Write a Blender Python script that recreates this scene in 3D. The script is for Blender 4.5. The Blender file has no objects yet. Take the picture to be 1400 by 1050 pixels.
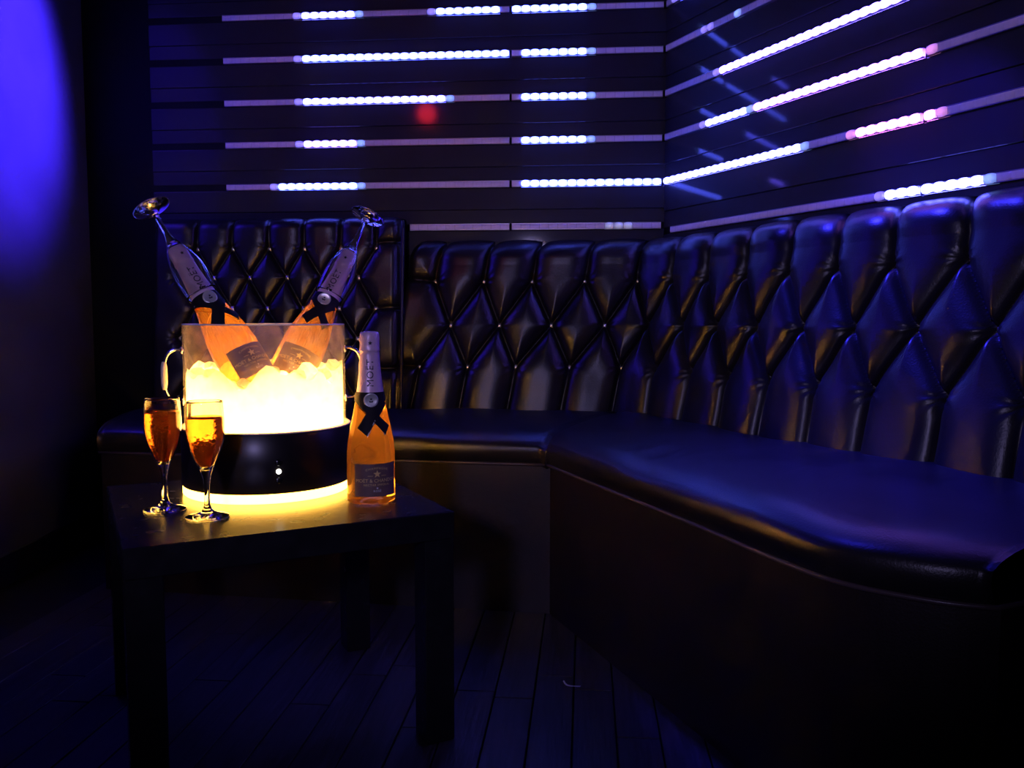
import bpy, math, random
import numpy as np
from mathutils import Vector, Matrix

random.seed(7)
rng = np.random.default_rng(7)
S = bpy.context.scene
C = S.collection
PI = math.pi

# ------------------------------------------------------------------ camera
cam = bpy.data.cameras.new('camera')
cam.sensor_width = 36.0
cam.lens = 36.0 * 1160 / 1400
cam.clip_start = 0.02
camo = bpy.data.objects.new('camera', cam)
C.objects.link(camo)
camo.location = (0, 0, 0.78)
camo.rotation_euler = (PI / 2 - math.atan(90 / 1160), 0, 0)
S.camera = camo

# ------------------------------------------------------------------ world, lamps, exposure
S.view_settings.view_transform = 'Standard'
S.view_settings.look = 'None'
S.view_settings.gamma = 1.0
S.view_settings.exposure = 0.0
S.view_settings.use_curve_mapping = False
S.cycles.use_denoising = True
S.cycles.max_bounces = 14
S.cycles.transmission_bounces = 12
S.cycles.transparent_max_bounces = 24
S.cycles.glossy_bounces = 6
S.cycles.diffuse_bounces = 3
S.cycles.sample_clamp_indirect = 6.0
W = bpy.data.worlds.new('night_room')
S.world = W
W.use_nodes = True
W.node_tree.nodes['Background'].inputs[0].default_value = (0.25, 0.2, 0.6, 1)
W.node_tree.nodes['Background'].inputs[1].default_value = 0.002


def aim(o, target):
    o.rotation_euler = (Vector(target) - o.location).to_track_quat('-Z', 'Y').to_euler()


def lamp(name, kind, loc, color, power, target=None, radius=0.05, cone=None, blend=0.3):
    l = bpy.data.lights.new(name, kind)
    l.color = color
    l.energy = power
    l.shadow_soft_size = radius
    if kind == 'SPOT':
        l.spot_size = cone
        l.spot_blend = blend
    o = bpy.data.objects.new(name, l)
    C.objects.link(o)
    o.location = loc
    if target is not None:
        aim(o, target)
    return o


# blue beam that grazes the left wall, unseen lilac fill low behind the camera, added blue fill over the corner seat
lamp('blue_wall_spot', 'SPOT', (-0.20, 2.25, 2.66), (0.050, 0.020, 1.0), 2700, (-1.49, 2.46, 1.60), 0.06, math.radians(29), 0.55)
lamp('lilac_front_fill', 'SPOT', (-0.55, -1.1, 1.27), (0.50, 0.42, 1.0), 66, (0.15, 2.6, 1.10), 0.12, math.radians(52), 0.5)
lamp('blue_seat_fill', 'SPOT', (0.10, 2.30, 2.65), (0.035, 0.03, 1.0), 480, (0.72, 1.76, 0.66), 0.08, math.radians(30), 1.0)  # added to strengthen the blue LED sheen on seat and tufts
lamp('red_ceiling_light', 'SPOT', (-1.353, -0.9, 2.392), (1.0, 0.02, 0.04), 8.0, (-0.287, 2.907, 1.465), 0.07, math.radians(20), 0.2)


# ------------------------------------------------------------------ materials
def new_mat(name):
    m = bpy.data.materials.new(name)
    m.use_nodes = True
    nt = m.node_tree
    return m, nt, nt.nodes['Principled BSDF']


def mat(name, col, rough=0.5, metal=0.0, spec=0.5, coat=0.0, coat_rough=0.05, noise=0.0, scale=20.0,
        bump=0.0, bump_scale=200.0, stretch=(1, 1, 1), rough_var=0.0):
    m, nt, b = new_mat(name)
    b.inputs['Base Color'].default_value = (*col, 1)
    b.inputs['Roughness'].default_value = rough
    b.inputs['Metallic'].default_value = metal
    b.inputs['Specular IOR Level'].default_value = spec
    b.inputs['Coat Weight'].default_value = coat
    b.inputs['Coat Roughness'].default_value = coat_rough
    tc = nt.nodes.new('ShaderNodeTexCoord')
    mp = nt.nodes.new('ShaderNodeMapping')
    mp.inputs['Scale'].default_value = stretch
    nt.links.new(tc.outputs['Object'], mp.inputs['Vector'])
    if noise > 0 or rough_var > 0:
        n = nt.nodes.new('ShaderNodeTexNoise')
        n.inputs['Scale'].default_value = scale
        n.inputs['Detail'].default_value = 6
        nt.links.new(mp.outputs[0], n.inputs['Vector'])
        if noise > 0:
            r = nt.nodes.new('ShaderNodeValToRGB')
            r.color_ramp.elements[0].position = 0.3
            r.color_ramp.elements[1].position = 0.7
            r.color_ramp.elements[0].color = (*[max(0, c * (1 - noise)) for c in col], 1)
            r.color_ramp.elements[1].color = (*[c * (1 + noise) for c in col], 1)
            nt.links.new(n.outputs['Fac'], r.inputs[0])
            nt.links.new(r.outputs[0], b.inputs['Base Color'])
        if rough_var > 0:
            mr = nt.nodes.new('ShaderNodeMapRange')
            mr.inputs['To Min'].default_value = max(0.02, rough - rough_var)
            mr.inputs['To Max'].default_value = rough + rough_var
            nt.links.new(n.outputs['Fac'], mr.inputs['Value'])
            nt.links.new(mr.outputs[0], b.inputs['Roughness'])
    if bump > 0:
        n2 = nt.nodes.new('ShaderNodeTexNoise')
        n2.inputs['Scale'].default_value = bump_scale
        n2.inputs['Detail'].default_value = 4
        nt.links.new(mp.outputs[0], n2.inputs['Vector'])
        bp = nt.nodes.new('ShaderNodeBump')
        bp.inputs['Strength'].default_value = bump
        bp.inputs['Distance'].default_value = 0.002
        nt.links.new(n2.outputs['Fac'], bp.inputs['Height'])
        nt.links.new(bp.outputs[0], b.inputs['Normal'])
    return m


def emit(name, col, strength):
    m, nt, b = new_mat(name)
    b.inputs['Base Color'].default_value = (0.5, 0.5, 0.55, 1)
    b.inputs['Emission Color'].default_value = (*col, 1)
    b.inputs['Emission Strength'].default_value = strength
    return m


def glassy(name, tint, ior, rough, trans_fac=0.0, trans_col=(1, 1, 1), bump=0.0, bump_scale=60):
    m, nt, b = new_mat(name)
    out = nt.nodes['Material Output']
    nt.nodes.remove(b)
    g = nt.nodes.new('ShaderNodeBsdfGlass')
    g.inputs['Color'].default_value = (*tint, 1)
    g.inputs['IOR'].default_value = ior
    g.inputs['Roughness'].default_value = rough
    if bump > 0:
        tc = nt.nodes.new('ShaderNodeTexCoord')
        n2 = nt.nodes.new('ShaderNodeTexNoise')
        n2.inputs['Scale'].default_value = bump_scale
        nt.links.new(tc.outputs['Object'], n2.inputs['Vector'])
        bp = nt.nodes.new('ShaderNodeBump')
        bp.inputs['Strength'].default_value = bump
        bp.inputs['Distance'].default_value = 0.004
        nt.links.new(n2.outputs['Fac'], bp.inputs['Height'])
        nt.links.new(bp.outputs[0], g.inputs['Normal'])
    if trans_fac > 0:
        t = nt.nodes.new('ShaderNodeBsdfTranslucent')
        t.inputs['Color'].default_value = (*trans_col, 1)
        mx = nt.nodes.new('ShaderNodeMixShader')
        mx.inputs[0].default_value = trans_fac
        nt.links.new(g.outputs[0], mx.inputs[1])
        nt.links.new(t.outputs[0], mx.inputs[2])
        nt.links.new(mx.outputs[0], out.inputs[0])
    else:
        nt.links.new(g.outputs[0], out.inputs[0])
    return m


def acrylic_mat():
    m, nt, b = new_mat('clear_acrylic')
    out = nt.nodes['Material Output']
    nt.nodes.remove(b)
    tr = nt.nodes.new('ShaderNodeBsdfTransparent')
    tr.inputs['Color'].default_value = (0.97, 0.97, 0.97, 1)
    gl = nt.nodes.new('ShaderNodeBsdfGlossy')
    gl.inputs['Roughness'].default_value = 0.06
    lw = nt.nodes.new('ShaderNodeLayerWeight')
    lw.inputs['Blend'].default_value = 0.5
    pw = nt.nodes.new('ShaderNodeMath')
    pw.operation = 'POWER'
    pw.inputs[1].default_value = 6.0
    ma = nt.nodes.new('ShaderNodeMath')
    ma.operation = 'MULTIPLY_ADD'
    ma.inputs[1].default_value = 0.4
    ma.inputs[2].default_value = 0.02
    mx = nt.nodes.new('ShaderNodeMixShader')
    nt.links.new(lw.outputs['Facing'], pw.inputs[0])
    nt.links.new(pw.outputs[0], ma.inputs[0])
    nt.links.new(ma.outputs[0], mx.inputs[0])
    nt.links.new(tr.outputs[0], mx.inputs[1])
    nt.links.new(gl.outputs[0], mx.inputs[2])
    # condensation haze on the wall scatters the light a little
    tl = nt.nodes.new('ShaderNodeBsdfTranslucent')
    tl.inputs['Color'].default_value = (1, 0.95, 0.9, 1)
    tc = nt.nodes.new('ShaderNodeTexCoord')
    n = nt.nodes.new('ShaderNodeTexNoise')
    n.inputs['Scale'].default_value = 45
    n.inputs['Detail'].default_value = 8
    nt.links.new(tc.outputs['Object'], n.inputs['Vector'])
    mr = nt.nodes.new('ShaderNodeMapRange')
    mr.inputs['From Min'].default_value = 0.4
    mr.inputs['From Max'].default_value = 0.75
    mr.inputs['To Min'].default_value = 0.045
    mr.inputs['To Max'].default_value = 0.17
    nt.links.new(n.outputs['Fac'], mr.inputs['Value'])
    m2 = nt.nodes.new('ShaderNodeMixShader')
    nt.links.new(mr.outputs[0], m2.inputs[0])
    nt.links.new(mx.outputs[0], m2.inputs[1])
    nt.links.new(tl.outputs[0], m2.inputs[2])
    nt.links.new(m2.outputs[0], out.inputs[0])
    return m


def ice_mat():
    m, nt, b = new_mat('ice')
    out = nt.nodes['Material Output']
    nt.nodes.remove(b)
    tl = nt.nodes.new('ShaderNodeBsdfTranslucent')
    tl.inputs['Color'].default_value = (0.95, 0.95, 0.95, 1)
    tr = nt.nodes.new('ShaderNodeBsdfTransparent')
    tr.inputs['Color'].default_value = (1, 1, 1, 1)
    gl = nt.nodes.new('ShaderNodeBsdfGlossy')
    gl.inputs['Roughness'].default_value = 0.15
    m1 = nt.nodes.new('ShaderNodeMixShader')
    m1.inputs[0].default_value = 0.09
    nt.links.new(tl.outputs[0], m1.inputs[1])
    nt.links.new(tr.outputs[0], m1.inputs[2])
    m2 = nt.nodes.new('ShaderNodeMixShader')
    m2.inputs[0].default_value = 0.05
    nt.links.new(m1.outputs[0], m2.inputs[1])
    nt.links.new(gl.outputs[0], m2.inputs[2])
    nt.links.new(m2.outputs[0], out.inputs[0])
    return m


M = {}
M['leather'] = mat('black_leather', (0.013, 0.011, 0.012), 0.34, spec=0.5, noise=0.25, scale=6, bump=0.22, bump_scale=260, rough_var=0.06)
M['leather_base'] = mat('dark_brown_leatherette', (0.016, 0.009, 0.010), 0.45, noise=0.2, scale=5, bump=0.2, bump_scale=260)
M['piping'] = mat('leather_piping', (0.07, 0.05, 0.05), 0.35)
M['crystal'] = mat('button_crystal', (0.9, 0.88, 0.85), 0.33, metal=1.0)
M['wall_paint'] = mat('satin_navy_wall_paint', (0.075, 0.07, 0.085), 0.42, noise=0.25, scale=3.0, rough_var=0.08, bump=0.1, bump_scale=60)
M['black_wall'] = mat('black_wall_paint', (0.004, 0.004, 0.005), 0.6, spec=0.12, noise=0.2, scale=8)
M['gloss'] = mat('black_gloss_lacquer', (0.026, 0.026, 0.034), 0.40, spec=0.08, coat=0.3, coat_rough=0.06, rough_var=0.05, scale=4)
M['baseboard'] = mat('black_baseboard', (0.012, 0.012, 0.016), 0.35)
M['ceiling'] = mat('black_ceiling', (0.012, 0.012, 0.014), 0.7)
M['subfloor'] = mat('subfloor', (0.006, 0.006, 0.007), 0.8)
M['plank'] = mat('dark_wood_plank', (0.032, 0.026, 0.030), 0.45, noise=0.55, scale=9, stretch=(9, 0.7, 1), bump=0.5, bump_scale=14, rough_var=0.1)
M['table'] = mat('black_table_foil', (0.010, 0.010, 0.012), 0.27, spec=0.5, noise=0.2, scale=30, rough_var=0.015)
M['chrome'] = mat('chrome', (0.8, 0.8, 0.82), 0.12, metal=1.0)
M['alu'] = mat('aluminium_channel', (0.35, 0.34, 0.4), 0.35, metal=0.9)
M['led_off'] = mat('milky_led_cover', (0.72, 0.66, 0.82), 0.35, noise=0.08, scale=60)
M['band'] = mat('black_metal_band', (0.013, 0.010, 0.010), 0.33, spec=0.5, rough_var=0.05)
M['grip'] = mat('pale_handle_grip', (0.75, 0.68, 0.5), 0.3)
M['rim'] = mat('acrylic_edge_glow', (0.85, 0.82, 0.8), 0.3)  # pale colour stands in for light carried to the acrylic edges
M['knob'] = mat('black_button', (0.01, 0.01, 0.01), 0.2)
M['white_led'] = emit('white_indicator', (1, 0.95, 0.85), 6)
M['ring'] = emit('warm_light_ring', (1.0, 0.50, 0.06), 14)
M['acrylic'] = acrylic_mat()
M['ice'] = ice_mat()
M['glass'] = glassy('clear_glass', (1, 1, 1), 1.45, 0.02)
M['wine'] = glassy('amber_sparkling_wine', (1.0, 0.52, 0.20), 1.33, 0.0, 0.07, (1.0, 0.42, 0.10), bump=0.35, bump_scale=90)
M['bottle_glass'] = glassy('rose_wine_in_clear_glass', (1.0, 0.70, 0.40), 1.34, 0.0, 0.28, (1.0, 0.62, 0.13), bump=0.1, bump_scale=30)
M['foil'] = mat('pale_pink_foil', (0.88, 0.62, 0.74), 0.36, metal=0.15, bump=0.35, bump_scale=140)
M['ribbon'] = mat('black_ribbon', (0.012, 0.010, 0.012), 0.65, spec=0.2)
M['silver'] = mat('silver_edge', (0.8, 0.78, 0.76), 0.25, metal=1.0)
M['seal'] = mat('pale_silver_seal', (0.72, 0.72, 0.66), 0.35, metal=0.5)
M['label'] = mat('dark_bottle_label', (0.19, 0.11, 0.09), 0.42, noise=0.15, scale=40)
M['gold'] = mat('gold_print', (0.95, 0.70, 0.25), 0.35, metal=0.1)
M['white_print'] = mat('pale_print', (0.9, 0.88, 0.8), 0.4)
M['dark_print'] = mat('dark_print', (0.03, 0.02, 0.03), 0.4)
M['paper'] = mat('pale_scrap', (0.6, 0.6, 0.65), 0.6)
LEDC = {
    'cyan': ((0.070, 0.10, 1.0), 34.0), 'blue': ((0.080, 0.085, 1.0), 34.0), 'violet': ((0.13, 0.085, 1.0), 34.0),
    'white': ((0.095, 0.10, 1.0), 36.0), 'purple': ((0.22, 0.09, 1.0), 32.0), 'pink': ((0.70, 0.17, 1.0), 14.0),
    'dim': ((0.26, 0.20, 1.0), 1.1), 'dimcyan': ((0.20, 0.34, 1.0), 1.3), 'dimpink': ((0.9, 0.30, 1.0), 0.9), 'half': ((0.5, 0.5, 0.9), 0.45)}


def led_mat(name, col, strength):
    # each LED is brightest behind the middle of its diffuser
    m = emit(name, col, strength)
    nt = m.node_tree
    tc = nt.nodes.new('ShaderNodeTexCoord')
    mp = nt.nodes.new('ShaderNodeMapping')
    mp.inputs['Scale'].default_value = (1 / 0.0165, 0, 1 / 0.0120)
    ln = nt.nodes.new('ShaderNodeVectorMath')
    ln.operation = 'LENGTH'
    mr = nt.nodes.new('ShaderNodeMapRange')
    mr.interpolation_type = 'SMOOTHSTEP'
    mr.inputs['From Min'].default_value = 0.35
    mr.inputs['From Max'].default_value = 1.1
    mr.inputs['To Min'].default_value = strength
    mr.inputs['To Max'].default_value = strength * 0.34
    nt.links.new(tc.outputs['Object'], mp.inputs['Vector'])
    nt.links.new(mp.outputs[0], ln.inputs[0])
    nt.links.new(ln.outputs['Value'], mr.inputs['Value'])
    nt.links.new(mr.outputs[0], nt.nodes['Principled BSDF'].inputs['Emission Strength'])
    return m


for k, (c, s) in LEDC.items():
    M['led_' + k] = led_mat('lit_led_' + k, c, s)


# ------------------------------------------------------------------ object helpers
def mesh(name, v, f, smooth=True, m=None):
    me = bpy.data.meshes.new(name)
    me.from_pydata([tuple(map(float, p)) for p in v], [], [tuple(map(int, q)) for q in f])
    me.update()
    if smooth:
        me.polygons.foreach_set('use_smooth', [True] * len(me.polygons))
    if m is not None:
        me.materials.append(m)
    return me


def world(o):
    return world(o.parent) @ o.matrix_parent_inverse @ o.matrix_basis if o.parent else o.matrix_basis.copy()


def link(name, me, parent=None, mw=None):
    """link a mesh (or None for an Empty); mw is its world matrix, children keep it"""
    o = bpy.data.objects.new(name, me)
    C.objects.link(o)
    if parent is not None:
        o.parent = parent
        pw = world(parent)
        o.matrix_parent_inverse = Matrix.Identity(4)
        o.matrix_basis = pw.inverted() @ (mw if mw is not None else Matrix.Identity(4))
    elif mw is not None:
        o.matrix_basis = mw
    return o


def sub(name, me, parent):
    """a part whose mesh is given in its parent's own frame"""
    o = bpy.data.objects.new(name, me)
    C.objects.link(o)
    o.parent = parent
    return o


def thing(name, label, cat, loc=(0, 0, 0), rot=None, group=None):
    mw = Matrix.Translation(loc) @ (rot.to_4x4() if rot is not None else Matrix.Identity(4))
    o = link(name, None, None, mw)
    o.empty_display_size = 0.05
    return tag(o, label, cat, group)


def tag(o, label, cat, group=None):
    o['label'] = label
    o['category'] = cat
    if group:
        o['group'] = group
    return o


def struct(name, me, mw=None):
    o = link(name, me, None, mw)
    o['kind'] = 'structure'
    return o


def copy_tree(o, parent=None):
    c = o.copy()
    C.objects.link(c)
    if parent is not None:
        c.parent = parent
        c.matrix_parent_inverse = o.matrix_parent_inverse.copy()
    for ch in list(o.children):
        copy_tree(ch, c)
    return c


def box(x0, x1, y0, y1, z0, z1, bev=0.0):
    """box as verts, faces; bev > 0 cuts the edges along z and the top/bottom rims"""
    if bev <= 0:
        v = [(x, y, z) for z in (z0, z1) for y in (y0, y1) for x in (x0, x1)]
        f = [(0, 2, 3, 1), (4, 5, 7, 6), (0, 1, 5, 4), (2, 6, 7, 3), (0, 4, 6, 2), (1, 3, 7, 5)]
        return v, f
    b = bev

    def ring(i, z):
        a0, a1, c0, c1 = x0 + i, x1 - i, y0 + i, y1 - i
        return [(a0 + b, c0, z), (a1 - b, c0, z), (a1, c0 + b, z), (a1, c1 - b, z), (a1 - b, c1, z), (a0 + b, c1, z), (a0, c1 - b, z), (a0, c0 + b, z)]
    v = ring(b, z0) + ring(0, z0 + b) + ring(0, z1 - b) + ring(b, z1)
    f = [tuple(range(7, -1, -1)), tuple(range(24, 32))]
    for k in range(3):
        for i in range(8):
            j = (i + 1) % 8
            f.append((k * 8 + i, k * 8 + j, k * 8 + 8 + j, k * 8 + 8 + i))
    return v, f


def grid_faces(nu, nv, closed_u=False):
    f = []
    for i in range(nu if closed_u else nu - 1):
        i2 = (i + 1) % nu
        for j in range(nv - 1):
            f.append((i * nv + j, i2 * nv + j, i2 * nv + j + 1, i * nv + j + 1))
    return f


def lathe(prof, n=48, cap0=False, cap1=False):
    v = []
    for i in range(n):
        a = 2 * PI * i / n
        for r, z in prof:
            v.append((r * math.cos(a), r * math.sin(a), z))
    m = len(prof)
    f = grid_faces(n, m, True)
    if cap0:
        f.append(tuple(i * m for i in range(n))[::-1])
    if cap1:
        f.append(tuple(i * m + m - 1 for i in range(n)))
    return v, f


def smooth_prof(pts, n=6):
    """Catmull-Rom through the given points"""
    P = [np.array(p, float) for p in pts]
    out = []
    for i in range(len(P) - 1):
        p0, p1, p2, p3 = P[max(i - 1, 0)], P[i], P[i + 1], P[min(i + 2, len(P) - 1)]
        for k in range(n):
            t = k / n
            out.append(0.5 * ((2 * p1) + (-p0 + p2) * t + (2 * p0 - 5 * p1 + 4 * p2 - p3) * t * t + (-p0 + 3 * p1 - 3 * p2 + p3) * t ** 3))
    out.append(P[-1])
    return [tuple(p) for p in out]


def tube(path, r, n=10, closed=False):
    P = [Vector(p) for p in path]
    rs = r if hasattr(r, '__len__') else [r] * len(P)
    v = []
    up = Vector((0, 0, 1))
    for i, p in enumerate(P):
        t = (P[min(i + 1, len(P) - 1)] - P[max(i - 1, 0)]).normalized()
        a = t.cross(up)
        if a.length < 1e-4:
            a = t.cross(Vector((0, 1, 0)))
        a.normalize()
        b = t.cross(a).normalized()
        for k in range(n):
            th = 2 * PI * k / n
            v.append(p + (a * math.cos(th) + b * math.sin(th)) * rs[i])
    f = []
    for i in range(len(P) - 1):
        for k in range(n):
            k2 = (k + 1) % n
            f.append((i * n + k, i * n + k2, (i + 1) * n + k2, (i + 1) * n + k))
    f.append(tuple(range(n))[::-1])
    f.append(tuple((len(P) - 1) * n + k for k in range(n)))
    return v, f


# ------------------------------------------------------------------ the room shell
A1, A2 = math.radians(5), math.radians(25)
CORNER = np.array([0.506, 2.85])
D1 = np.array([math.cos(A1), -math.sin(A1)])      # along the back wall, to the right
N1 = np.array([-math.sin(A1), -math.cos(A1)])     # out of the back wall
D2 = np.array([math.sin(A2), -math.cos(A2)])      # along the right wall, towards the viewer
N2 = np.array([-math.cos(A2), -math.sin(A2)])
LEFT_X = -1.49
CEIL = 2.75


def on_wall(w, s, o):
    d, n = (D1, N1) if w == 1 else (D2, N2)
    return CORNER + d * s + n * o


def prism(poly, z0, z1):
    n = len(poly)
    v = [(p[0], p[1], z0) for p in poly] + [(p[0], p[1], z1) for p in poly]
    f = [tuple(range(n))[::-1], tuple(range(n, 2 * n))]
    for i in range(n):
        j = (i + 1) % n
        f.append((i, j, n + j, n + i))
    return v, f


S_LEFT = (LEFT_X - CORNER[0]) / D1[0]             # wall coordinate of the left room corner
R_END = 3.1                                        # right wall goes on past the camera
pb = [on_wall(1, S_LEFT - 0.1, 0), on_wall(1, 0, 0), on_wall(1, 0.1, -0.12), on_wall(1, S_LEFT - 0.1, -0.12)]
struct('wall_back', mesh('wall_back', *prism(pb, 0, CEIL), smooth=False, m=M['black_wall']))
wall_back = bpy.data.objects['wall_back']
pr = [on_wall(2, 0, 0), on_wall(2, R_END, 0), on_wall(2, R_END, -0.12), on_wall(2, -0.06, -0.12)]
wall_right = struct('wall_right', mesh('wall_right', *prism(pr, 0, CEIL), smooth=False, m=M['black_wall']))
wall_left = struct('wall_left', mesh('wall_left', *box(LEFT_X - 0.12, LEFT_X, -1.5, 3.05, 0, CEIL), smooth=False, m=M['wall_paint']))
bb = prism([(LEFT_X, -1.5), (LEFT_X + 0.014, -1.5), (LEFT_X + 0.014, 3.02), (LEFT_X, 3.02)], 0, 0.09)
struct('baseboard_left', mesh('baseboard_left', *bb, smooth=False, m=M['baseboard']))
struct('ceiling', mesh('ceiling', *box(-1.7, 2.2, -1.5, 3.2, CEIL, CEIL + 0.1), smooth=False, m=M['ceiling']))
floor = struct('floor', mesh('floor', *box(-1.7, 2.2, -1.5, 3.2, -0.12, -0.021), smooth=False, m=M['subfloor']))

# floor planks, laid square to the back wall
PW = 0.082
lengths = (0.72, 0.95, 1.18)
plank_me = []
for L in lengths:
    v, f = box(-PW / 2 + 0.0014, PW / 2 - 0.0014, -L / 2 + 0.0012, L / 2 - 0.0012, -0.02, 0.0, bev=0.0012)
    plank_me.append(mesh('plank', v, f, smooth=False, m=M['plank']))
rotp = Matrix.Rotation(-A1, 4, 'Z')
dirp = np.array([math.sin(A1), math.cos(A1)])
nrmp = np.array([math.cos(A1), -math.sin(A1)])
for i in range(-17, 10):
    y = 0.15 - random.random() * 0.8
    while y < 2.95:
        k = random.randrange(3)
        L = lengths[k]
        c = nrmp * (i * PW + 0.02) + dirp * (y + L / 2)
        if c[0] > LEFT_X + 0.07:
            o = link('plank', plank_me[k], floor, Matrix.Translation((c[0], c[1], -random.random() * 0.0008)) @ rotp)
        y += L

# ------------------------------------------------------------------ lacquered cladding and LED strips
ROW = [1.795, 1.654, 1.512, 1.371, 1.229, 1.087]   # strip centre heights, top to bottom
ROW6R = 1.068
S_CLAD = -1.76


def extrude_wall(prof, w, s0, s1, seg=1, mitre=True):
    """profile of (offset, z) swept along a wall; mitred at the room corner"""
    v, f = [], []
    n = len(prof)
    tm = math.tan((A2 + PI / 2 - A1) / 2 - (PI / 4 - 0)) if False else math.tan(math.radians(30))
    for k in range(seg + 1):
        s = s0 + (s1 - s0) * k / seg
        for o, z in prof:
            ss = s
            if mitre and abs(s) < 1e-9:
                ss = -o * tm if w == 1 else o * tm
            p = on_wall(w, ss, o)
            v.append((p[0], p[1], z))
    for k in range(seg):
        for i in range(n - 1):
            a = k * n + i
            f.append((a, a + n, a + n + 1, a + 1))
    f.append(tuple(range(n))[::-1])
    f.append(tuple(seg * n + i for i in range(n)))
    return v, f


def board_upper(zt, zb):
    p = [(0.0, zt), (0.004, zt)]
    for k in range(9):
        t = k / 8
        p.append((0.005, zt - 0.003 - (zt - zb - 0.008) * t))
    p += [(0.005, zb + 0.0015), (0.0035, zb), (0.0, zb)]
    return p


def board_lower(zt, zb):
    return [(0.0, zt), (0.0025, zt), (0.0025, zt - 0.0015), (0.0025, zb + 0.002), (0.002, zb), (0.0, zb)]


for w, s0, s1, wall in ((1, S_CLAD, 0.0, wall_back), (2, 0.0, R_END - 0.4, wall_right)):
    tops = [2.08, 1.937] + ROW
    for k in range(len(tops)):
        zs = tops[k] if not (w == 2 and k == 7) else ROW6R
        zn = tops[k + 1] if k + 1 < len(tops) else 0.93
        if w == 2 and k == 6:
            zn = ROW6R
        zt, zb = zs - 0.0115, zn + 0.0115
        zm = zt - (zt - zb) * 0.62
        for pf in (board_upper(zt, zm + 0.001), board_lower(zm - 0.001, zb)):
            me = mesh('cladding_board', *extrude_wall(pf, w, s0, s1), smooth=False, m=M['gloss'])
            link('cladding_board', me, wall)

# LED strips: (wall, s0, s1, z, [(from_px_s, to_s, colour)], label)
NP = 32


def bead(lx, h, d, dome):
    v, f = [], []
    nx, nz = 7, 5
    for i in range(nx):
        for j in range(nz):
            a, b = -1 + 2 * i / (nx - 1), -1 + 2 * j / (nz - 1)
            k = math.sqrt(max(0, 1 - 0.92 * abs(a) ** 4)) * math.sqrt(max(0, 1 - 0.92 * abs(b) ** 4))
            v.append((a * lx / 2 * (math.sqrt(1 - 0.22 * b * b) if dome > 0.002 else 1), -(d + dome * k), b * h / 2 * (math.sqrt(1 - 0.3 * a * a) if dome > 0.002 else 1)))
    f += [(i * nz + j, (i + 1) * nz + j, (i + 1) * nz + j + 1, i * nz + j + 1) for i in range(nx - 1) for j in range(nz - 1)]
    n0 = len(v)
    v += [(-lx / 2, 0, -h / 2), (lx / 2, 0, -h / 2), (lx / 2, 0, h / 2), (-lx / 2, 0, h / 2)]
    f += [(n0, n0 + 1, (nx - 1) * nz, 0), (n0 + 2, n0 + 3, nz - 1, nx * nz - 1)]
    return v, f


PITCH = 0.0305
bead_on = {k: mesh('led', *bead(PITCH * 0.96, 0.0220, 0.010, 0.010), m=M['led_' + k]) for k in LEDC}
bead_off = mesh('led', *bead(PITCH * 0.985, 0.0160, 0.0125, 0.0006), m=M['led_off'])


def wall_rot(w):
    d, n = (D1, N1) if w == 1 else (D2, N2)
    return Matrix(((d[0], -n[0], 0, 0), (d[1], -n[1], 0, 0), (0, 0, 1, 0), (0, 0, 0, 1)))


def strip(w, s0, s1, z, lit, label, group):
    L = s1 - s0
    c = on_wall(w, (s0 + s1) / 2, 0)
    mw = Matrix.Translation((c[0], c[1], z)) @ wall_rot(w)
    t = link('led_strip', None, None, mw)
    t.empty_display_size = 0.05
    tag(t, label, 'light', group)
    hv = [(x, y, zz) for x in (-L / 2, L / 2) for (y, zz) in ((0, -0.0105), (0, 0.0105), (-0.0125, 0.0105), (-0.0125, 0.0088), (-0.004, 0.0088), (-0.004, -0.0088), (-0.0125, -0.0088), (-0.0125, -0.0105))]
    hf = [(i, (i + 1) % 8, 8 + (i + 1) % 8, 8 + i) for i in range(8)] + [(0, 1, 2, 3, 4, 5, 6, 7), (15, 14, 13, 12, 11, 10, 9, 8)]
    sub('channel', mesh('channel', hv, hf, smooth=False, m=M['alu']), t)
    n = max(1, int(round(L / PITCH)))
    p = L / n
    for k in range(n):
        s = s0 + (k + 0.5) * p
        me = bead_off
        for a, b, col in lit:
            if a <= s <= b:
                me = bead_on[col]
                if (s - p < a and a > s0 + p) or (s + p > b and b < s1 - p):
                    if col in ('cyan', 'blue', 'violet', 'white'):
                        me = bead_on['dim' if s - p < a else 'dimcyan']
                    elif col == 'pink':
                        me = bead_on['dimpink']
        o = sub('led', me, t)
        o.location = ((s - (s0 + s1) / 2), 0, 0)
    return t


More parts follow.
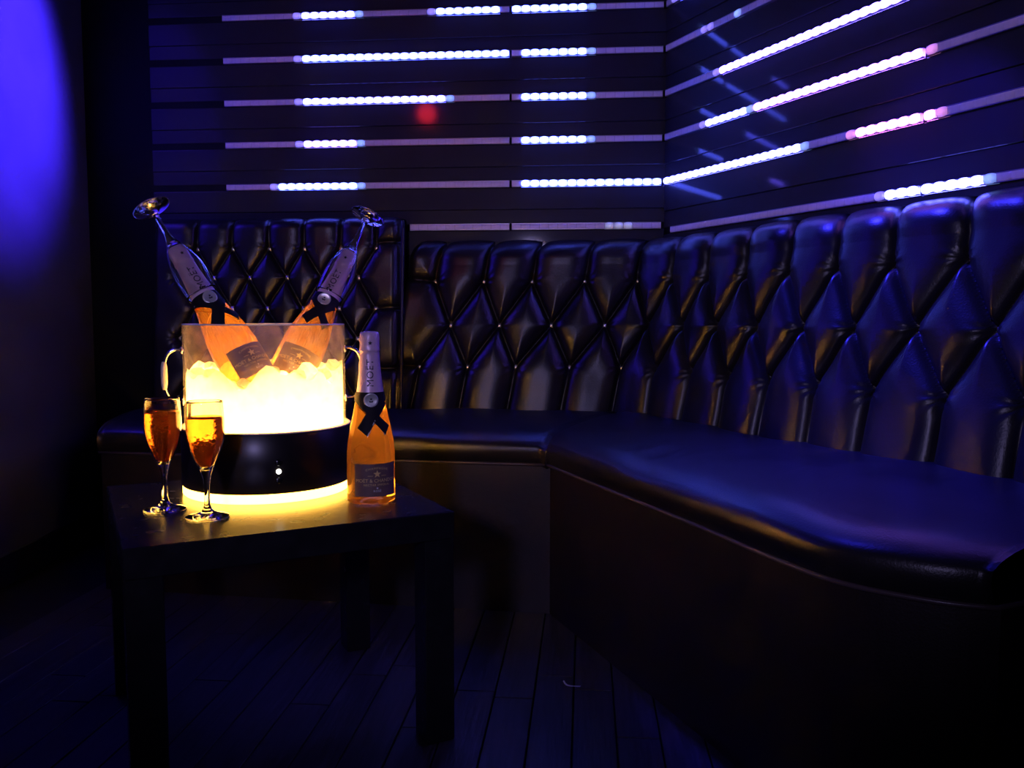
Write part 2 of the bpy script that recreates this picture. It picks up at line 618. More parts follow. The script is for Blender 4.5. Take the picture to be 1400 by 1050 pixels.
J = -0.512
BA, BB = 'long LED strips on the back wall', 'short LED strips on the back wall'
RA, RB = 'LED strips on the right wall beside the corner', 'LED strips on the right wall past the joint'
nth = ['top', 'second', 'third', 'fourth', 'fifth', 'lowest']
litA = [[(-1.26, -1.012, 'blue'), (-0.80, -0.545, 'cyan')], [(-1.262, -0.53, 'cyan')],
        [(-1.262, -0.705, 'blue')], [(-1.262, -1.012, 'violet')], [(-1.355, -1.012, 'cyan')], []]
litB = [[(-0.512, -0.23, 'cyan')], [(-0.48, -0.23, 'cyan')], [(-0.48, -0.23, 'cyan')], [(-0.48, -0.23, 'cyan')],
        [(-0.48, 0.0, 'cyan')], [(-0.19, -0.09, 'half')]]
descA = ['two lit blue-white runs', 'lit over most of its length', 'a lit run over its middle half',
         'one short lit run', 'a lit run near its end', 'unlit above the backrest']
for i in range(6):
    z = ROW[i]
    s0 = -1.495 if i < 5 else -0.855
    strip(1, s0, J - 0.004, z, litA[i], f'{nth[i]} long LED strip on the back wall, {descA[i]}' if i < 5 else 'unlit LED strip beside the taller backrest section', BA)
    strip(1, J + 0.004, -0.012, z, litB[i], ('short LED strip by the corner, lit right up to the corner' if i == 4 else
          'short unlit LED strip just above the corner backrest' if i == 5 else
          f'{nth[i]} short LED strip between the joint and the corner, partly lit cyan'), BB)
litR = [[(0.05, 0.4, 'blue')], [(0.21, 0.245, 'dim'), (0.36, 0.385, 'dimcyan')], [(0.262, 1.0, 'violet')],
        [(0.192, 0.45, 'blue'), (0.45, 1.0, 'purple')], [(0.0, 0.671, 'white'), (0.772, 1.0, 'pink')], [(0.872, 1.0, 'white')]]
litR2 = [[(1.0, 1.5, 'purple')], [(1.0, 1.9, 'violet')], [(1.0, 1.6, 'purple')], [(1.0, 1.04, 'pink')], [(1.0, 1.07, 'pink')], [(1.0, 1.185, 'white')]]
descR = ['blue lit run by the corner', 'almost unlit with two faint spots', 'lit violet-white except by the corner',
         'lit blue-white turning purple away from the corner', 'lit white at the corner and pink at its far end', 'dark except a white run at its far end']
for i in range(6):
    z = ROW[i] if i < 5 else ROW6R
    strip(2, 0.012 if i < 5 else 0.05, 0.996, z, litR[i], f'{nth[i]} right wall LED strip, {descR[i]}', RA)
    strip(2, 1.004, 2.0, z, litR2[i], f'{nth[i]} LED strip continuing past the joint of the right wall', RB)

# ------------------------------------------------------------------ the corner sofa
SEAT = 0.474


def isect(o1, o2):
    """corner of two lines lying o1 off the back wall and o2 off the right wall"""
    a = np.array([N1, N2])
    return np.linalg.solve(a, np.array([N1 @ CORNER + o1, N2 @ CORNER + o2]))


RF = 0.12


def back_path(u, o1, o2):
    """point and outward normal on the inner line of the backrest; u = 0 at the bend"""
    X = isect(o1, o2)
    Lf = RF
    if u <= -Lf:
        return X + D1 * u, N1
    if u >= Lf:
        return X + D2 * u, N2
    t = (u + Lf) / (2 * Lf)
    a, b = X - D1 * Lf, X + D2 * Lf
    p = (1 - t) ** 2 * a + 2 * t * (1 - t) * X + t * t * b
    n = N1 * (1 - t) + N2 * t
    return p, n / np.linalg.norm(n)


def seg_dist(U, V, segs):
    d = np.full(U.shape, 9.0)
    for (x0, y0, x1, y1) in segs:
        dx, dy = x1 - x0, y1 - y0
        L2 = dx * dx + dy * dy
        t = np.clip(((U - x0) * dx + (V - y0) * dy) / L2, 0, 1)
        d = np.minimum(d, np.hypot(U - x0 - t * dx, V - y0 - t * dy))
    return d


def tuft(U, V, btn, segs, A, R, B, rb):
    d = seg_dist(U, V, segs)
    q = np.clip(d / R, 0, 1)
    h = A * np.sqrt(1 - (1 - q) ** 2.2) - 0.010 * np.exp(-(d / 0.0055) ** 2)
    for (x, y, ph) in btn:
        dx, dy = U - x, V - y
        r = np.hypot(dx, dy)
        near = r < rb * 5
        th = np.arctan2(dy, dx)
        h = h - near * (B * np.exp(-(r / rb) ** 2))
        h = h + near * (0.0030 * (r / rb) * np.exp(-(r / (rb * 1.35)) ** 2) * np.cos(9 * th + ph))
    # slow unevenness of the stuffing
    h = h + 0.0035 * np.sin(U * 13.1 + 3 * np.sin(V * 9)) * np.sin(V * 17.3 + U * 4)
    return h


def tufted_panel(name, parent, u0, u1, path, front, ztop, rows, margin_segs, A, R, B, rb, du, rt=0.045):
    """front(z)->(o1,o2) offsets; rows = [(z, [u...]), ...] top to bottom"""
    btn, segs = [], []
    for r, (z, us) in enumerate(rows):
        for u in us:
            btn.append((u, z, rng.random() * 6))
    step = np.median(np.diff(rows[0][1]))
    for r in range(len(rows) - 1):
        (za, ua), (zb, ub) = rows[r], rows[r + 1]
        for a in ua:
            for b in ub:
                if abs(a - b) < step * 0.72:
                    segs.append((a, za, b, zb))
    for u in rows[0][1]:
        segs.append((u, rows[0][0], u + 0.004, ztop + 0.12))
    for u in rows[-1][1]:
        segs.append((u, rows[-1][0], u - 0.004, 0.30))
    segs += margin_segs
    zb = SEAT - 0.05
    zs = list(np.linspace(zb, ztop - rt, int((ztop - rt - zb) / du) + 1))
    arcs = [(rt * math.sin(a), rt * math.cos(a), a) for a in np.linspace(0, PI / 2, 9)[1:]]
    us = np.linspace(u0, u1, int((u1 - u0) / du) + 1)
    prof = [(z, None, 0.0, z) for z in zs]
    for (dz, do, a) in arcs:
        prof.append((ztop - rt + dz, rt - do, a, ztop - rt + rt * a))
    o_top = front(ztop - rt)
    prof.append((ztop, 'wall', PI / 2, ztop + rt * 0.57 + 0.05))
    V = np.array([p[3] for p in prof])
    UU, VV = np.meshgrid(us, V, indexing='ij')
    Hh = tuft(UU, VV, btn, segs, A, R, B, rb)
    # fade at the two ends so that the panel edges roll back
    edge = np.minimum(UU - u0, u1 - UU)
    Hh = Hh - 0.03 * np.clip(1 - edge / 0.03, 0, 1) ** 2
    v = []
    for i, u in enumerate(us):
        for j, (z, back, a, _) in enumerate(prof):
            if back is None:
                o = front(z)
            elif back == 'wall':
                o = (0.012, 0.012)
            else:
                o = (o_top[0] - back, o_top[1] - back)
            p, n = path(u, *o)
            h = Hh[i, j] if back != 'wall' else 0.0
            ca_, sa_ = math.cos(a), math.sin(a)
            v.append((p[0] + n[0] * h * (ca_ + 0.35 * sa_), p[1] + n[1] * h * (ca_ + 0.35 * sa_), z + 0.22 * h * sa_))
    f = grid_faces(len(us), len(prof))
    nv = len(prof)
    # close the two ends back to the wall
    for i in (0, len(us) - 1):
        p, n = path(us[i], 0.012, 0.012)
        k = len(v)
        v.append((p[0], p[1], zb))
        ring = [i * nv + j for j in range(nv)] + [k]
        f.append(tuple(ring if i else ring[::-1]))
    o = link(name, mesh(name, v, f, smooth=True, m=M['leather']), parent)
    # buttons
    for (u, z, ph) in btn:
        if not (u0 < u < u1):
            continue
        hh = tuft(np.array([[u]]), np.array([[z]]), btn, segs, A, R, B, rb)[0, 0]
        p, n = path(u, *front(z))
        nn = Vector((n[0], n[1], 0.12)).normalized()
        pos = Vector((p[0], p[1], z)) + nn * (hh + 0.005)
        rot = nn.to_track_quat('Z', 'Y').to_matrix().to_4x4()
        link('button', BUTTON, o, Matrix.Translation(pos) @ rot)
    return o


bp_ = [(0.0096, 0.0), (0.0100, 0.002), (0.0088, 0.0048), (0.0058, 0.0074), (0.0020, 0.0086)]
BUTTON = mesh('button', *lathe(bp_, 12, True, True), smooth=True, m=M['crystal'])

sofa = thing('corner_sofa', 'long black leather corner sofa with deep buttoned backrest under the LED wall', 'sofa', (0.2, 2.3, 0.0))

front_main = lambda z: (0.115 - 0.085 * (z - SEAT) / 0.57, 0.165 - 0.13 * (z - SEAT) / 0.57)
r1 = [-0.715, -0.552, -0.390, -0.212, -0.036, 0.140, 0.315, 0.480, 0.645, 0.808, 0.972, 1.150, 1.325, 1.50]
r2 = [(a + b) / 2 for a, b in zip(r1[:-1], r1[1:])]
jit = lambda L, s: [x + (rng.random() - 0.5) * s for x in L]
rows_main = [(0.903, jit(r1, 0.006)), (0.757, jit(r2, 0.008)), (0.619, jit(r1, 0.008))]
main_margin = [(r1[0], 0.903, r1[0] - 0.12, 0.915), (r1[0], 0.619, r1[0] - 0.12, 0.63)]
tufted_panel('backrest', sofa, -0.812, 1.565, back_path, front_main, 1.036, rows_main, main_margin,
             0.040, 0.074, 0.010, 0.018, 0.0042, 0.078)

line1 = lambda u, o1, o2: (CORNER + D1 * u + N1 * o1, N1)
front_left = lambda z: (0.135 - 0.06 * (z - SEAT) / 0.64, 0)
ca = [-1.571, -1.448, -1.324, -1.202, -1.076, -0.953]
cb = [-1.633, -1.512, -1.385, -1.260, -1.139, -1.015]
rows_left = []
for k, z in enumerate([1.014, 0.916, 0.813, 0.712, 0.612, 0.512]):
    rows_left.append((z, jit(ca if k % 2 == 0 else cb, 0.006)))
left_margin = [(-0.953, z, -0.86, z + 0.004) for z in (1.03, 0.813, 0.612)]
tufted_panel('backrest', sofa, -1.722, -0.868, line1, front_left, 1.112, rows_left, left_margin,
             0.026, 0.052, 0.007, 0.014, 0.0038)

# thin welt down the free edge of the taller backrest section
wp = []
for z in np.linspace(SEAT - 0.02, 1.10, 24):
    p = CORNER + D1 * (-0.862) + N1 * (front_left(z)[0] + 0.012)
    wp.append((p[0], p[1], z))
link('edge_welt', mesh('edge_welt', *tube(wp, 0.006, 8), m=M['leather']), sofa)

# seat cushions: front line, back line, rounded nose
F_left, F_in = np.array([-1.177, 2.394]), np.array([0.0896, 2.1878])
F_right = smooth_prof([(0.0896, 2.1878), (0.2005, 1.8986), (0.3379, 1.543), (0.4083, 1.3434), (0.4703, 1.2058), (0.5653, 1.1223), (0.6378, 1.0932)], 9)
X0 = isect(0.10, 0.15)
B_left = CORNER + D1 * (-1.715) + N1 * 0.10
B_end = CORNER + D2 * 1.66 + N2 * 0.04


def seat_prof():
    # (distance behind the front line, height)
    p = [(0.006, 0.396), (0.0, 0.404), (-0.006, 0.415), (-0.010, 0.430), (-0.009, 0.444), (-0.003, 0.455), (0.009, 0.463), (0.032, 0.472), (0.06, 0.4785)]
    return smooth_prof(p, 2)


def cushion(name, Fr, Bk, seamL, seamR):
    Fr, Bk = np.array(Fr), np.array(Bk)
    n = len(Fr)
    tan = np.gradient(Fr, axis=0)
    v = []
    pr_ = seat_prof()
    extra = 16
    ls = np.concatenate([[0], np.cumsum(np.linalg.norm(np.diff(Fr, axis=0), axis=1))])
    for i in range(n):
        dB = Bk[i] - Fr[i]
        L = np.linalg.norm(dB)
        dB = dB / L
        e = 0.0
        dl, dr = ls[i], ls[-1] - ls[i]
        if seamL:
            e += 0.010 * max(0, 1 - dl / 0.02) ** 2
        if seamR:
            e += 0.010 * max(0, 1 - dr / 0.02) ** 2
        wob = 0.0025 * math.sin(ls[i] * 9.0) + 0.0015 * math.sin(ls[i] * 23)
        for (d, z) in pr_:
            q = Fr[i] + dB * d
            v.append((q[0], q[1], z - e + (wob if z > 0.45 else 0)))
        for k in range(1, extra + 1):
            t = k / extra
            d = 0.06 + (L - 0.06) * t
            q = Fr[i] + dB * d
            crown = -0.0015 + 0.012 * (1 - (1 - min(1, t * 2.2)) ** 2) - 0.012 * max(0, t - 0.45) ** 2 * 3
            wr = 0.0
            for (wx, wy, ang, amp, ln) in WRINKLES:
                rx, ry = q[0] - wx, q[1] - wy
                a = rx * math.cos(ang) + ry * math.sin(ang)
                b = -rx * math.sin(ang) + ry * math.cos(ang) + 2.2 * a * a
                wr += amp * math.exp(-(a / ln) ** 2) * (math.exp(-(b / 0.012) ** 2) - 0.6 * math.exp(-((b - 0.022) / 0.014) ** 2))
            v.append((q[0], q[1], 0.480 + crown - e + wob + wr))
    nv = len(pr_) + extra
    f = grid_faces(n, nv)
    # close the ends and the back/bottom
    base = len(v)
    for i in (0, n - 1):
        b = Bk[i]
        v.append((b[0], b[1], 0.396))
    f.append(tuple([j for j in range(nv)][::-1]) + (base,))
    f.append(tuple((n - 1) * nv + j for j in range(nv)) + (base + 1,))
    return mesh(name, v, f, smooth=True, m=M['leather'])


WRINKLES = [(0.33, 1.93, 0.65, 0.006, 0.07), (0.375, 1.86, 0.75, 0.006, 0.08), (0.56, 1.60, 1.0, 0.004, 0.05), (0.73, 1.36, 1.1, 0.005, 0.06),
            (0.03, 2.28, 2.2, 0.004, 0.05)]
nb = 60
Fl = [F_left + (F_in - F_left) * k / nb for k in range(nb + 1)]
Bl = [B_left + (X0 - B_left) * k / nb for k in range(nb + 1)]
link('seat_cushion', cushion('seat_cushion', Fl, Bl, False, True), sofa)
Fr = np.array(F_right)
tt = np.concatenate([[0], np.cumsum(np.linalg.norm(np.diff(Fr, axis=0), axis=1))])
tt /= tt[-1]
# resample evenly
te = np.linspace(0, 1, 71)
Fr = np.stack([np.interp(te, tt, Fr[:, 0]), np.interp(te, tt, Fr[:, 1])], 1)
Br = [X0 + (B_end - X0) * t for t in te]
link('seat_cushion', cushion('seat_cushion', Fr, Br, True, False), sofa)

# upholstered plinth below the cushions
outl = [tuple(F_left + np.array([0.004, 0.006]))] + [tuple(np.array(p) + np.array([0.010, 0.004])) for p in [tuple(F_in)] + [tuple(p) for p in Fr[1:]]]
outl += [tuple(B_end), tuple(isect(0.02, 0.02)), tuple(CORNER + D1 * (-1.715) + N1 * 0.02)]
link('plinth', mesh('plinth', *prism(outl, 0.0, 0.397), smooth=False, m=M['leather_base']), sofa)
# piping along the underside of the cushions
pp = [(F_left[0], F_left[1] - 0.001, 0.399), (F_in[0] - 0.004, F_in[1] - 0.001, 0.399)]
link('piping', mesh('piping', *tube([tuple(np.array(pp[0]) + (np.array(pp[1]) - np.array(pp[0])) * t) for t in np.linspace(0, 1, 20)], 0.0042, 8), m=M['piping']), sofa)
pp = [(p[0] + 0.001, p[1] - 0.001, 0.399) for p in Fr]
for t in np.linspace(0.02, 1, 12):
    q = Fr[-1] + (B_end - Fr[-1]) * t
    pp.append((q[0], q[1] - 0.002, 0.399))
link('piping', mesh('piping', *tube(pp, 0.0042, 8), m=M['piping']), sofa)

# ------------------------------------------------------------------ the low table
TZ = 0.43
TC = np.array([-0.476, 1.636])
TA = math.radians(27.7)
table = thing('side_table', 'square black low table with thick top holding the glowing ice bucket', 'table', (TC[0], TC[1], 0), Matrix.Rotation(TA, 3, 'Z'))
sub('tabletop', mesh('tabletop', *box(-0.275, 0.275, -0.275, 0.275, TZ - 0.05, TZ, bev=0.0018), smooth=False, m=M['table']), table)
leg_me = mesh('leg', *box(-0.028, 0.028, -0.028, 0.028, 0.0, TZ - 0.05, bev=0.0018), smooth=False, m=M['table'])
for sx in (-1, 1):
    for sy in (-1, 1):
        o = sub('leg', leg_me, table)
        o.location = (sx * 0.246, sy * 0.246, 0)

# ------------------------------------------------------------------ illuminated ice bucket
BC = Vector((-0.504, 1.735, TZ))
bang = math.atan2(-BC.x, BC.y)   # turn the front (-Y) to the camera
bucket = thing('ice_bucket', 'glowing two-handled ice bucket with clear upper wall and black metal band', 'bucket', BC,
               Matrix.Rotation(math.atan2(0.504, 1.735), 3, 'Z'))
ring_prof = [(0.02, 0.001), (0.1630, 0.0005), (0.1655, 0.003), (0.1655, 0.0185), (0.02, 0.0185)]
sub('light_ring', mesh('light_ring', *lathe(ring_prof, 96, True, True), smooth=False, m=M['ring']), bucket)
band_prof = [(0.150, 0.0188), (0.1655, 0.0188), (0.1668, 0.0205), (0.1668, 0.131), (0.1655, 0.1325), (0.1605, 0.1325), (0.1605, 0.022), (0.150, 0.0188)]
band = sub('band', mesh('band', *lathe(band_prof, 128), smooth=False, m=M['band']), bucket)
for p_ in band.data.polygons:
    p_.use_smooth = True
sub('lip', mesh('lip', *lathe([(0.1585, 0.1327), (0.1688, 0.1327), (0.1692, 0.1342), (0.1680, 0.1352), (0.1585, 0.1352), (0.1585, 0.1327)], 96), m=M['rim']), bucket)
ac = [(0.1550, 0.028), (0.1590, 0.028), (0.1590, 0.3360), (0.1550, 0.3360), (0.1550, 0.028)]
wallo = sub('clear_wall', mesh('clear_wall', *lathe(ac, 96), smooth=False, m=M['acrylic']), bucket)
sub('rim', mesh('rim', *lathe([(0.1548, 0.3362), (0.1592, 0.3362), (0.1592, 0.3378), (0.1582, 0.3390), (0.1558, 0.3390), (0.1548, 0.3378), (0.1548, 0.3362)], 96), m=M['rim']), bucket)
sub('light_plate', mesh('light_plate', *lathe([(0.001, 0.100), (0.1540, 0.100), (0.1540, 0.106), (0.001, 0.106)], 64, True, True), smooth=False, m=M['ring']), bucket)
for sgn in (-1, 1):
    path = smooth_prof([(sgn * 0.157, 0, 0.286), (sgn * 0.172, 0, 0.288), (sgn * 0.187, 0, 0.278), (sgn * 0.194, 0, 0.255), (sgn * 0.194, 0, 0.215),
                        (sgn * 0.189, 0, 0.196), (sgn * 0.178, 0, 0.185), (sgn * 0.157, 0, 0.183)], 6)
    h = sub('handle', mesh('handle', *tube(path, 0.0033, 10), m=M['chrome']), bucket)
    gz = np.linspace(0.208, 0.264, 12)
    gp = [(sgn * 0.1942, 0, z) for z in gz]
    gr = [0.0036, 0.0052, 0.0060, 0.0063, 0.0064, 0.0065, 0.0065, 0.0064, 0.0063, 0.0060, 0.0052, 0.0036]
    sub('grip', mesh('grip', *tube(gp, gr, 12), m=M['grip']), h)
    for z in (0.286, 0.183):
        o = sub('bolt', mesh('bolt', *lathe([(0.0075, 0), (0.0075, 0.003), (0.005, 0.0045)], 14, True, True), m=M['chrome']), bucket)
        o.location = (sgn * 0.1588, 0, z)
        o.rotation_euler = (0, sgn * PI / 2, 0)
for k, (z, mm) in enumerate(((0.079, 'knob'), (0.062, 'white_led'), (0.045, 'knob'))):
    o = sub('switch' if mm == 'knob' else 'indicator_light', mesh('switch', *lathe([(0.0062, 0), (0.0062, 0.0022), (0.0048, 0.0034)] if mm == 'knob' else [(0.0048, 0), (0.0048, 0.0022), (0.003, 0.0034)], 18, True, True), m=M[mm]), bucket)
    a = math.radians(6.5)
    o.location = (0.1666 * math.sin(a), -0.1666 * math.cos(a), z)
    o.rotation_euler = (PI / 2, 0, a)
# lamps inside the ice
for k in range(4):
    a = PI / 2 * k + 0.4
    l = lamp('bucket_light', 'POINT', (0, 0, 0), (1.0, 0.44, 0.065), 4.3, None, 0.025)
    l.parent = bucket
    l.location = (0.085 * math.cos(a), 0.085 * math.sin(a), 0.135)

# ice filling: one lumpy heap, plus loose cubes on top
n, m_ = 72, 22
v = []
hfun = lambda x, y: 0.236 + 0.012 * math.sin(x * 47 + 1.1) * math.cos(y * 41) + 0.009 * math.sin(x * 93 + y * 71) + 0.007 * math.cos(y * 120 - x * 35)
prof = [(0.1535 * t, None) for t in np.linspace(0.02, 1.0, 14)] + [(0.1542, 0.19), (0.1542, 0.15), (0.1540, 0.112), (0.02, 0.112)]
for i in range(n):
    a = 2 * PI * i / n
    for r, z in prof:
        x, y = r * math.cos(a), r * math.sin(a)
        v.append((x, y, hfun(x, y) + 0.004 * rng.random() if z is None else z))
f = grid_faces(n, len(prof), True)
f.append(tuple(i * len(prof) for i in range(n)))
ice = link('crushed_ice', mesh('crushed_ice', v, f, smooth=False, m=M['ice']), None, world(bucket))
ice['kind'] = 'stuff'
tag(ice, 'heap of glowing crushed ice filling the bucket', 'ice')


def ice_chunk(seed):
    r_ = np.random.default_rng(seed)
    v, f = box(-0.012, 0.012, -0.012, 0.012, -0.010, 0.010, bev=0.004)
    v = [tuple(np.array(p) * (1 + 0.25 * (r_.random(3) - 0.5))) for p in v]
    return mesh('ice_cube', v, f, smooth=False, m=M['ice'])


chunks = [ice_chunk(s) for s in range(3)]
bw = world(bucket)
for k, (x, y) in enumerate([(-0.13, -0.03), (-0.10, -0.09), (-0.04, -0.135), (0.012, -0.10), (0.02, -0.045), (0.06, -0.125), (0.11, -0.08), (0.135, -0.01), (0.11, 0.07), (0.0, 0.12), (-0.11, 0.07), (0.045, 0.09)]):
    o = link('ice_cube', chunks[k % 3], None, bw @ Matrix.Translation((x, y, hfun(x, y) + 0.006)) @ Matrix.Rotation(rng.random() * 6, 4, 'Z') @ Matrix.Rotation(rng.random() * 0.8, 4, 'X'))
    tag(o, 'loose ice cube lying on top of the crushed ice in the bucket', 'ice cube', 'loose ice cubes on the heap')

# ------------------------------------------------------------------ champagne bottles
BP = [(0.040, 0.0), (0.0440, 0.0025), (0.0455, 0.007), (0.0455, 0.05), (0.0455, 0.085), (0.0445, 0.107), (0.0420, 0.125), (0.0380, 0.145), (0.0335, 0.165), (0.0295, 0.185),
      (0.0268, 0.200), (0.0235, 0.220), (0.0205, 0.245), (0.0186, 0.270), (0.0176, 0.289), (0.0172, 0.300)]
_bz = [p[1] for p in BP]
_br = [p[0] for p in BP]


def brad(z):
    return float(np.interp(z, _bz, _br)) if z < 0.29 else 0.0186


def wrap(pts, off, a0=0.0, frontal=False):
    """(x, z) on the label sheet -> on the bottle surface; x is arc length (or sideways distance if frontal)"""
    out = []
    for x, z in pts:
        r = brad(z) + off
        th = (math.asin(max(-1, min(1, x / r))) if frontal else x / r) + a0
        out.append((r * math.sin(th), -r * math.cos(th), z))
    return out


def quad_patch(c, nx, ny, off, a0=0.0, frontal=False):
    c = [np.array(p, float) for p in c]
    pts = []
    for i in range(nx + 1):
        for j in range(ny + 1):
            s, t = i / nx, j / ny
            pts.append(tuple((1 - s) * (1 - t) * c[0] + s * (1 - t) * c[1] + s * t * c[2] + (1 - s) * t * c[3]))
    return wrap(pts, off, a0, frontal), grid_faces(nx + 1, ny + 1)


def text_mesh(s, size, mapf, m, name='lettering', spacing=1.0):
    cu = bpy.data.curves.new('lettering', 'FONT')
    cu.body = s
    cu.size = size
    cu.align_x = 'CENTER'
    cu.align_y = 'CENTER'
    cu.space_character = spacing
    cu.resolution_u = 3
    o = bpy.data.objects.new('lettering', cu)
    C.objects.link(o)
    dg = bpy.context.evaluated_depsgraph_get()
    me0 = bpy.data.meshes.new_from_object(o.evaluated_get(dg))
    v = [(p.co.x, p.co.y) for p in me0.vertices]
    f = [tuple(p.vertices) for p in me0.polygons]
    bpy.data.objects.remove(o)
    bpy.data.curves.remove(cu)
    bpy.data.meshes.remove(me0)
    return mapf(v), f


def star(cx, cz, r, k=5):
    pts = [(cx, cz)]
    for i in range(2 * k):
        a = PI / 2 + PI * i / k
        q = r if i % 2 == 0 else r * 0.42
        pts.append((cx + q * math.cos(a), cz + q * math.sin(a)))
    return pts, [(0, 1 + i, 1 + (i + 1) % (2 * k)) for i in range(2 * k)]


def join(parts):
    v, f = [], []
    for a, b in parts:
        k = len(v)
        v += list(a)
        f += [tuple(i + k for i in q) for q in b]
    return v, f


def make_bottle(label):
    t = thing('champagne_bottle', label, 'bottle', (0, 0, 0), None, 'rosé champagne bottles')
    gp = smooth_prof(BP, 3)
    sub('glass_body', mesh('glass_body', *lathe([(0.012, 0.010)] + [(0.034, 0.0015)] + gp, 64, True, True), m=M['bottle_glass']), t)
    fp = [(brad(z) + 0.0006, z) for z in np.linspace(0.196, 0.287, 16)]
    fp += [(0.0190, 0.2880), (0.0196, 0.2900), (0.0186, 0.2950), (0.0183, 0.3020), (0.0190, 0.3090), (0.0186, 0.3150), (0.0178, 0.3210), (0.0160, 0.3240), (0.010, 0.3250), (0.003, 0.3250)]
    fv, ff = lathe(fp, 56, False, True)
    # crumpled capsule
    fv = [(x * (1 + (0.012 * math.sin(9 * math.atan2(y, x) + z * 300) if z > 0.287 else 0)), y * (1 + (0.012 * math.sin(7 * math.atan2(y, x) - z * 200) if z > 0.287 else 0)), z) for x, y, z in fv]
    foil = sub('foil', mesh('foil', fv, ff, m=M['foil']), t)
    a_n = math.radians(3)
    mapn = lambda vs: wrap([(-y, x + 0.247) for x, y in vs], 0.0012, a_n)
    sv, sf = star(0, 0, 0.0042)
    sv = [(0.0204 * math.sin(x / 0.0204 + a_n), -0.0204 * math.cos(x / 0.0204 + a_n), z + 0.3035) for x, z in sv]
    sub('lettering', mesh('lettering', *join([text_mesh('MOËT', 0.0185, mapn, None, spacing=1.08), (sv, sf)]), smooth=False, m=M['dark_print']), foil)
    # black crossed ribbon with silver edges
    Z = lambda yz: 0.343 - 0.000225 * yz
    Xp = lambda xz: (xz - 190) * 0.000225
    Q = lambda *pts: [(Xp(a), Z(b)) for a, b in pts]
    ringp = [(brad(z) + 0.0014, z) for z in np.linspace(0.1935, 0.211, 6)]
    rib = [lathe(ringp, 56)]
    rib.append(quad_patch(Q((75, 880), (150, 945), (318, 690), (255, 585)), 14, 8, 0.0018, a_n, True))
    rib.append(quad_patch(Q((52, 655), (305, 938), (338, 868), (70, 590)), 14, 8, 0.0023, a_n, True))
    ribbon = sub('ribbon', mesh('ribbon', *join(rib), m=M['ribbon']), t)
    ed = [quad_patch(Q((150, 945), (158, 950), (224, 822), (216, 816)), 8, 1, 0.0024, a_n, True),
          quad_patch(Q((52, 655), (48, 664), (300, 946), (306, 938)), 14, 1, 0.0026, a_n, True),
          quad_patch(Q((62, 640), (58, 648), (240, 818), (246, 812)), 14, 1, 0.0027, a_n, True)]
    sub('silver_edging', mesh('silver_edging', *join(ed), m=M['silver']), ribbon)
    # round seal
    sc = [(0.0001, 0.0)]
    pts, fc = [(0.0, 0.0)], []
    nn = 28
    for rr in (0.0105, 0.0120, 0.0138):
        for i in range(nn):
            a = 2 * PI * i / nn
            pts.append((rr * math.cos(a), rr * math.sin(a)))
    for i in range(nn):
        j = (i + 1) % nn
        fc.append((0, 1 + i, 1 + j))
        for k in range(2):
            fc.append((1 + k * nn + i, 1 + (k + 1) * nn + i, 1 + (k + 1) * nn + j, 1 + k * nn + j))
    sealv = []
    for k, (x, z) in enumerate(pts):
        off = 0.0036 if k <= nn else (0.0046 if k <= 2 * nn else 0.0034)
        r = 0.0275 + off
        th = math.asin(x / r) + a_n
        sealv.append((r * math.sin(th), -r * math.cos(th), z + 0.1965))
    seal = sub('seal', mesh('seal', sealv, fc, m=M['seal']), t)
    ez = lambda vs: [((0.0275 + 0.0042) * math.sin(x / 0.03 + a_n), -(0.0275 + 0.0042) * math.cos(x / 0.03 + a_n), z + 0.1965) for x, z in vs]
    sv, sf = star(0, 0.0022, 0.0030)
    crown = ([(-0.003, -0.004), (0.003, -0.004), (0.0036, -0.0005), (0.0, -0.002), (-0.0036, -0.0005)], [(0, 1, 2, 3), (0, 3, 4)])
    sub('emblem', mesh('emblem', *join([(ez(sv), sf), (ez(crown[0]), crown[1])]), smooth=False, m=M['dark_print']), seal)
    # front label
    a_l = math.radians(14)
    R_ = 0.0455
    hw = math.radians(56) * R_
    lab = sub('front_label', mesh('front_label', *quad_patch([(-hw, 0.0165), (hw, 0.0165), (hw, 0.0785), (-hw, 0.0785)], 30, 4, 0.0007, a_l), m=M['label']), t)
    mp = lambda zc: (lambda vs: wrap([(x, y + zc) for x, y in vs], 0.0013, a_l))

    def arc(zc, rad):
        return lambda vs: wrap([(x, y + zc - (x * x) / (2 * rad)) for x, y in vs], 0.0013, a_l)
    gold = [text_mesh('CHAMPAGNE', 0.0062, arc(0.0700, 0.07), None, spacing=1.25),
            text_mesh('MOËT & CHANDON', 0.0092, mp(0.0465), None), text_mesh('NECTAR IMPÉRIAL', 0.0056, mp(0.0385), None, spacing=1.15)]
    sv, sf = star(0, 0.0592, 0.0078)
    gold.append((wrap(sv, 0.0013, a_l), sf))
    for s in (-1, 1):
        gold.append(quad_patch([(s * 0.008, 0.0555), (s * 0.018, 0.0555), (s * 0.018, 0.0562), (s * 0.008, 0.0562)], 6, 1, 0.0013, a_l))
    sub('lettering', mesh('lettering', *join(gold), smooth=False, m=M['gold']), lab)
    sv, sf = star(0, 0.0325, 0.0026)
    sub('small_print', mesh('small_print', *join([(wrap(sv, 0.0013, a_l), sf), text_mesh('ROSÉ', 0.0056, mp(0.0270), None, spacing=1.2)]), smooth=False, m=M['white_print']), lab)
    return t


def axis_frame(axis, to_cam, spin=0.0):
    z = Vector(axis).normalized()
    fr = Vector(to_cam)
    fr = (fr - z * fr.dot(z)).normalized()
    y = -fr
    x = y.cross(z)
    mm = Matrix((x, y, z)).transposed().to_4x4()
    return mm @ Matrix.Rotation(spin, 4, 'Z')


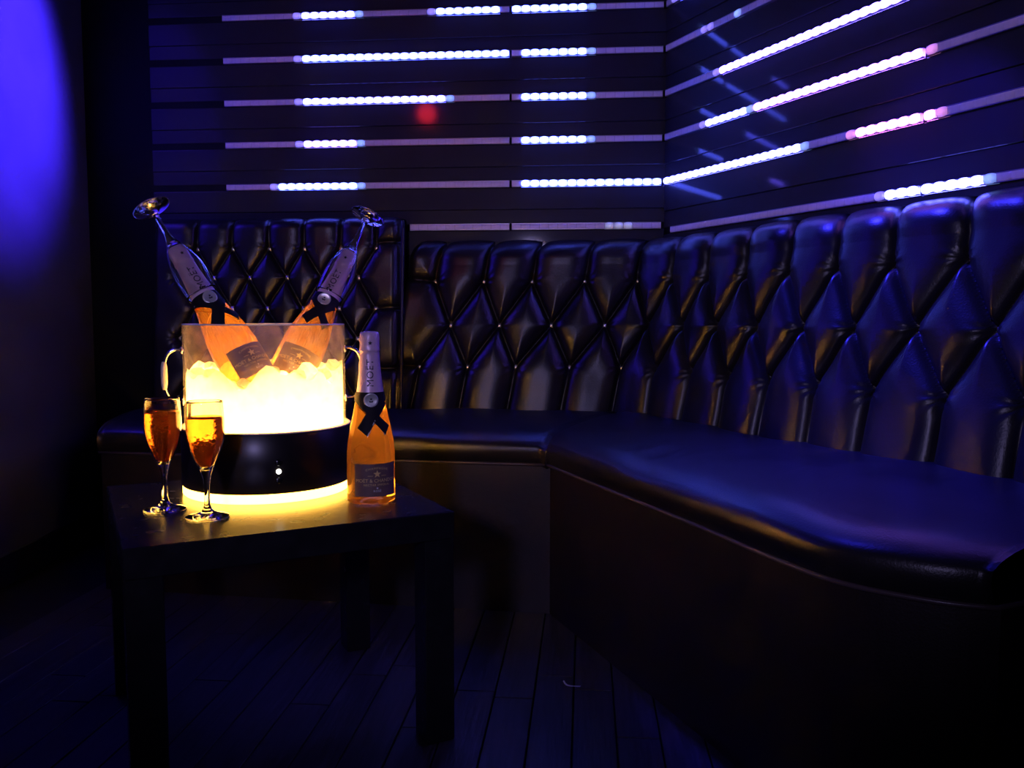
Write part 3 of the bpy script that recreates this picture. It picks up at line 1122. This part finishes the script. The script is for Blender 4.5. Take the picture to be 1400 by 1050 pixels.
bot = make_bottle('rosé champagne bottle standing upright on the black table')
bot.matrix_basis = Matrix.Translation((-0.2706, 1.6117, TZ)) @ axis_frame((0, 0, 1), (0.2706, -1.6117, 0))
TOPL, DIRL = Vector((-0.662, 1.685, 0.9163)), Vector((-0.526, 0.149, 0.837)).normalized()
TOPR, DIRR = Vector((-0.3512, 1.852, 0.9204)), Vector((0.351, 0.3785, 0.8565)).normalized()
placed = []
for top, dr, spin, lb in ((TOPL, DIRL, math.radians(16), 'champagne bottle leaning in the ice, neck pointing away from the standing bottle'),
                          (TOPR, DIRR, math.radians(-14), 'champagne bottle leaning in the ice, neck pointing over the standing bottle')):
    b = copy_tree(bot)
    b['label'] = lb
    b.matrix_basis = Matrix.Translation(top - dr * 0.325) @ axis_frame(dr, Vector((0, 0, 0.78)) - top, spin)
    placed.append(b)

# ------------------------------------------------------------------ champagne flutes
OUT = smooth_prof([(0.0366, 0.0003), (0.0374, 0.0010), (0.0374, 0.0020), (0.0366, 0.0029), (0.030, 0.0048), (0.020, 0.0075), (0.0105, 0.0120), (0.0062, 0.0200), (0.0050, 0.0330), (0.0050, 0.0480), (0.0058, 0.0620), (0.0088, 0.0770),
                   (0.0145, 0.0910), (0.0222, 0.1080), (0.0290, 0.1290), (0.0322, 0.1500), (0.0326, 0.1660), (0.0315, 0.1850), (0.0300, 0.2055)], 4)
INN = smooth_prof([(0.0288, 0.2058), (0.0302, 0.1850), (0.0312, 0.1660), (0.0308, 0.1500), (0.0276, 0.1300), (0.0208, 0.1100), (0.0140, 0.0950), (0.0070, 0.0870), (0.0008, 0.0850)], 4)
_iz = [p[1] for p in INN][::-1]
_ir = [p[0] for p in INN][::-1]


def make_flute(label, group):
    t = thing('champagne_flute', label, 'glass', (0, 0, 0), None, group)
    prof = [(0.0008, 0.0010), (0.034, 0.0002)] + OUT + [(0.0296, 0.2062)] + INN
    sub('glass', mesh('glass', *lathe(prof, 56, True, True), m=M['glass']), t)
    return t


def fill_flute(t, level):
    zs = np.linspace(0.0862, level, 26)
    pr2 = [(float(np.interp(z, _iz, _ir)) - 0.0004, z) for z in zs]
    sub('wine', mesh('wine', *lathe([(0.0006, 0.0858)] + pr2, 56, True, True), m=M['wine']), t)


fl1 = make_flute('filled champagne flute, the one farther from the standing bottle', 'filled champagne flutes on the table')
fl1.matrix_basis = Matrix.Translation((-0.6351, 1.5318, TZ))
up1 = copy_tree(fl1)
up2 = copy_tree(fl1)
fl2 = copy_tree(fl1)
fill_flute(fl1, 0.1815)
fill_flute(fl2, 0.1780)
fl2['label'] = 'filled champagne flute standing in front of the ice bucket'
fl2.matrix_basis = Matrix.Translation((-0.5369, 1.4745, TZ))
for u, top, dr, lb in ((up1, TOPL, DIRL, 'empty flute turned upside down over the bottle neck farther from the standing bottle'),
                       (up2, TOPR, DIRR, 'empty flute turned upside down over the bottle neck above the standing bottle')):
    u['label'] = lb
    u['group'] = 'flutes turned over the bottle necks'
    u.matrix_basis = Matrix.Translation(top + dr * 0.0985) @ axis_frame(-dr, (0, -1, 0))

# ------------------------------------------------------------------ a bit of litter on the floor
v = []
for i in range(10):
    t = i / 9
    for k in (-1, 1):
        v.append((0.035 * (t - 0.5), k * 0.003 + 0.01 * t * t, 0.0008 + 0.009 * (2 * t - 1) ** 4 * (t < 0.5)))
scrap = link('paper_scrap', mesh('paper_scrap', v, grid_faces(10, 2), m=M['paper']), None, Matrix.Translation((0.125, 1.745, 0.0004)) @ Matrix.Rotation(-0.5, 4, 'Z'))
tag(scrap, 'tiny pale curled scrap lying on the dark floorboards', 'litter')
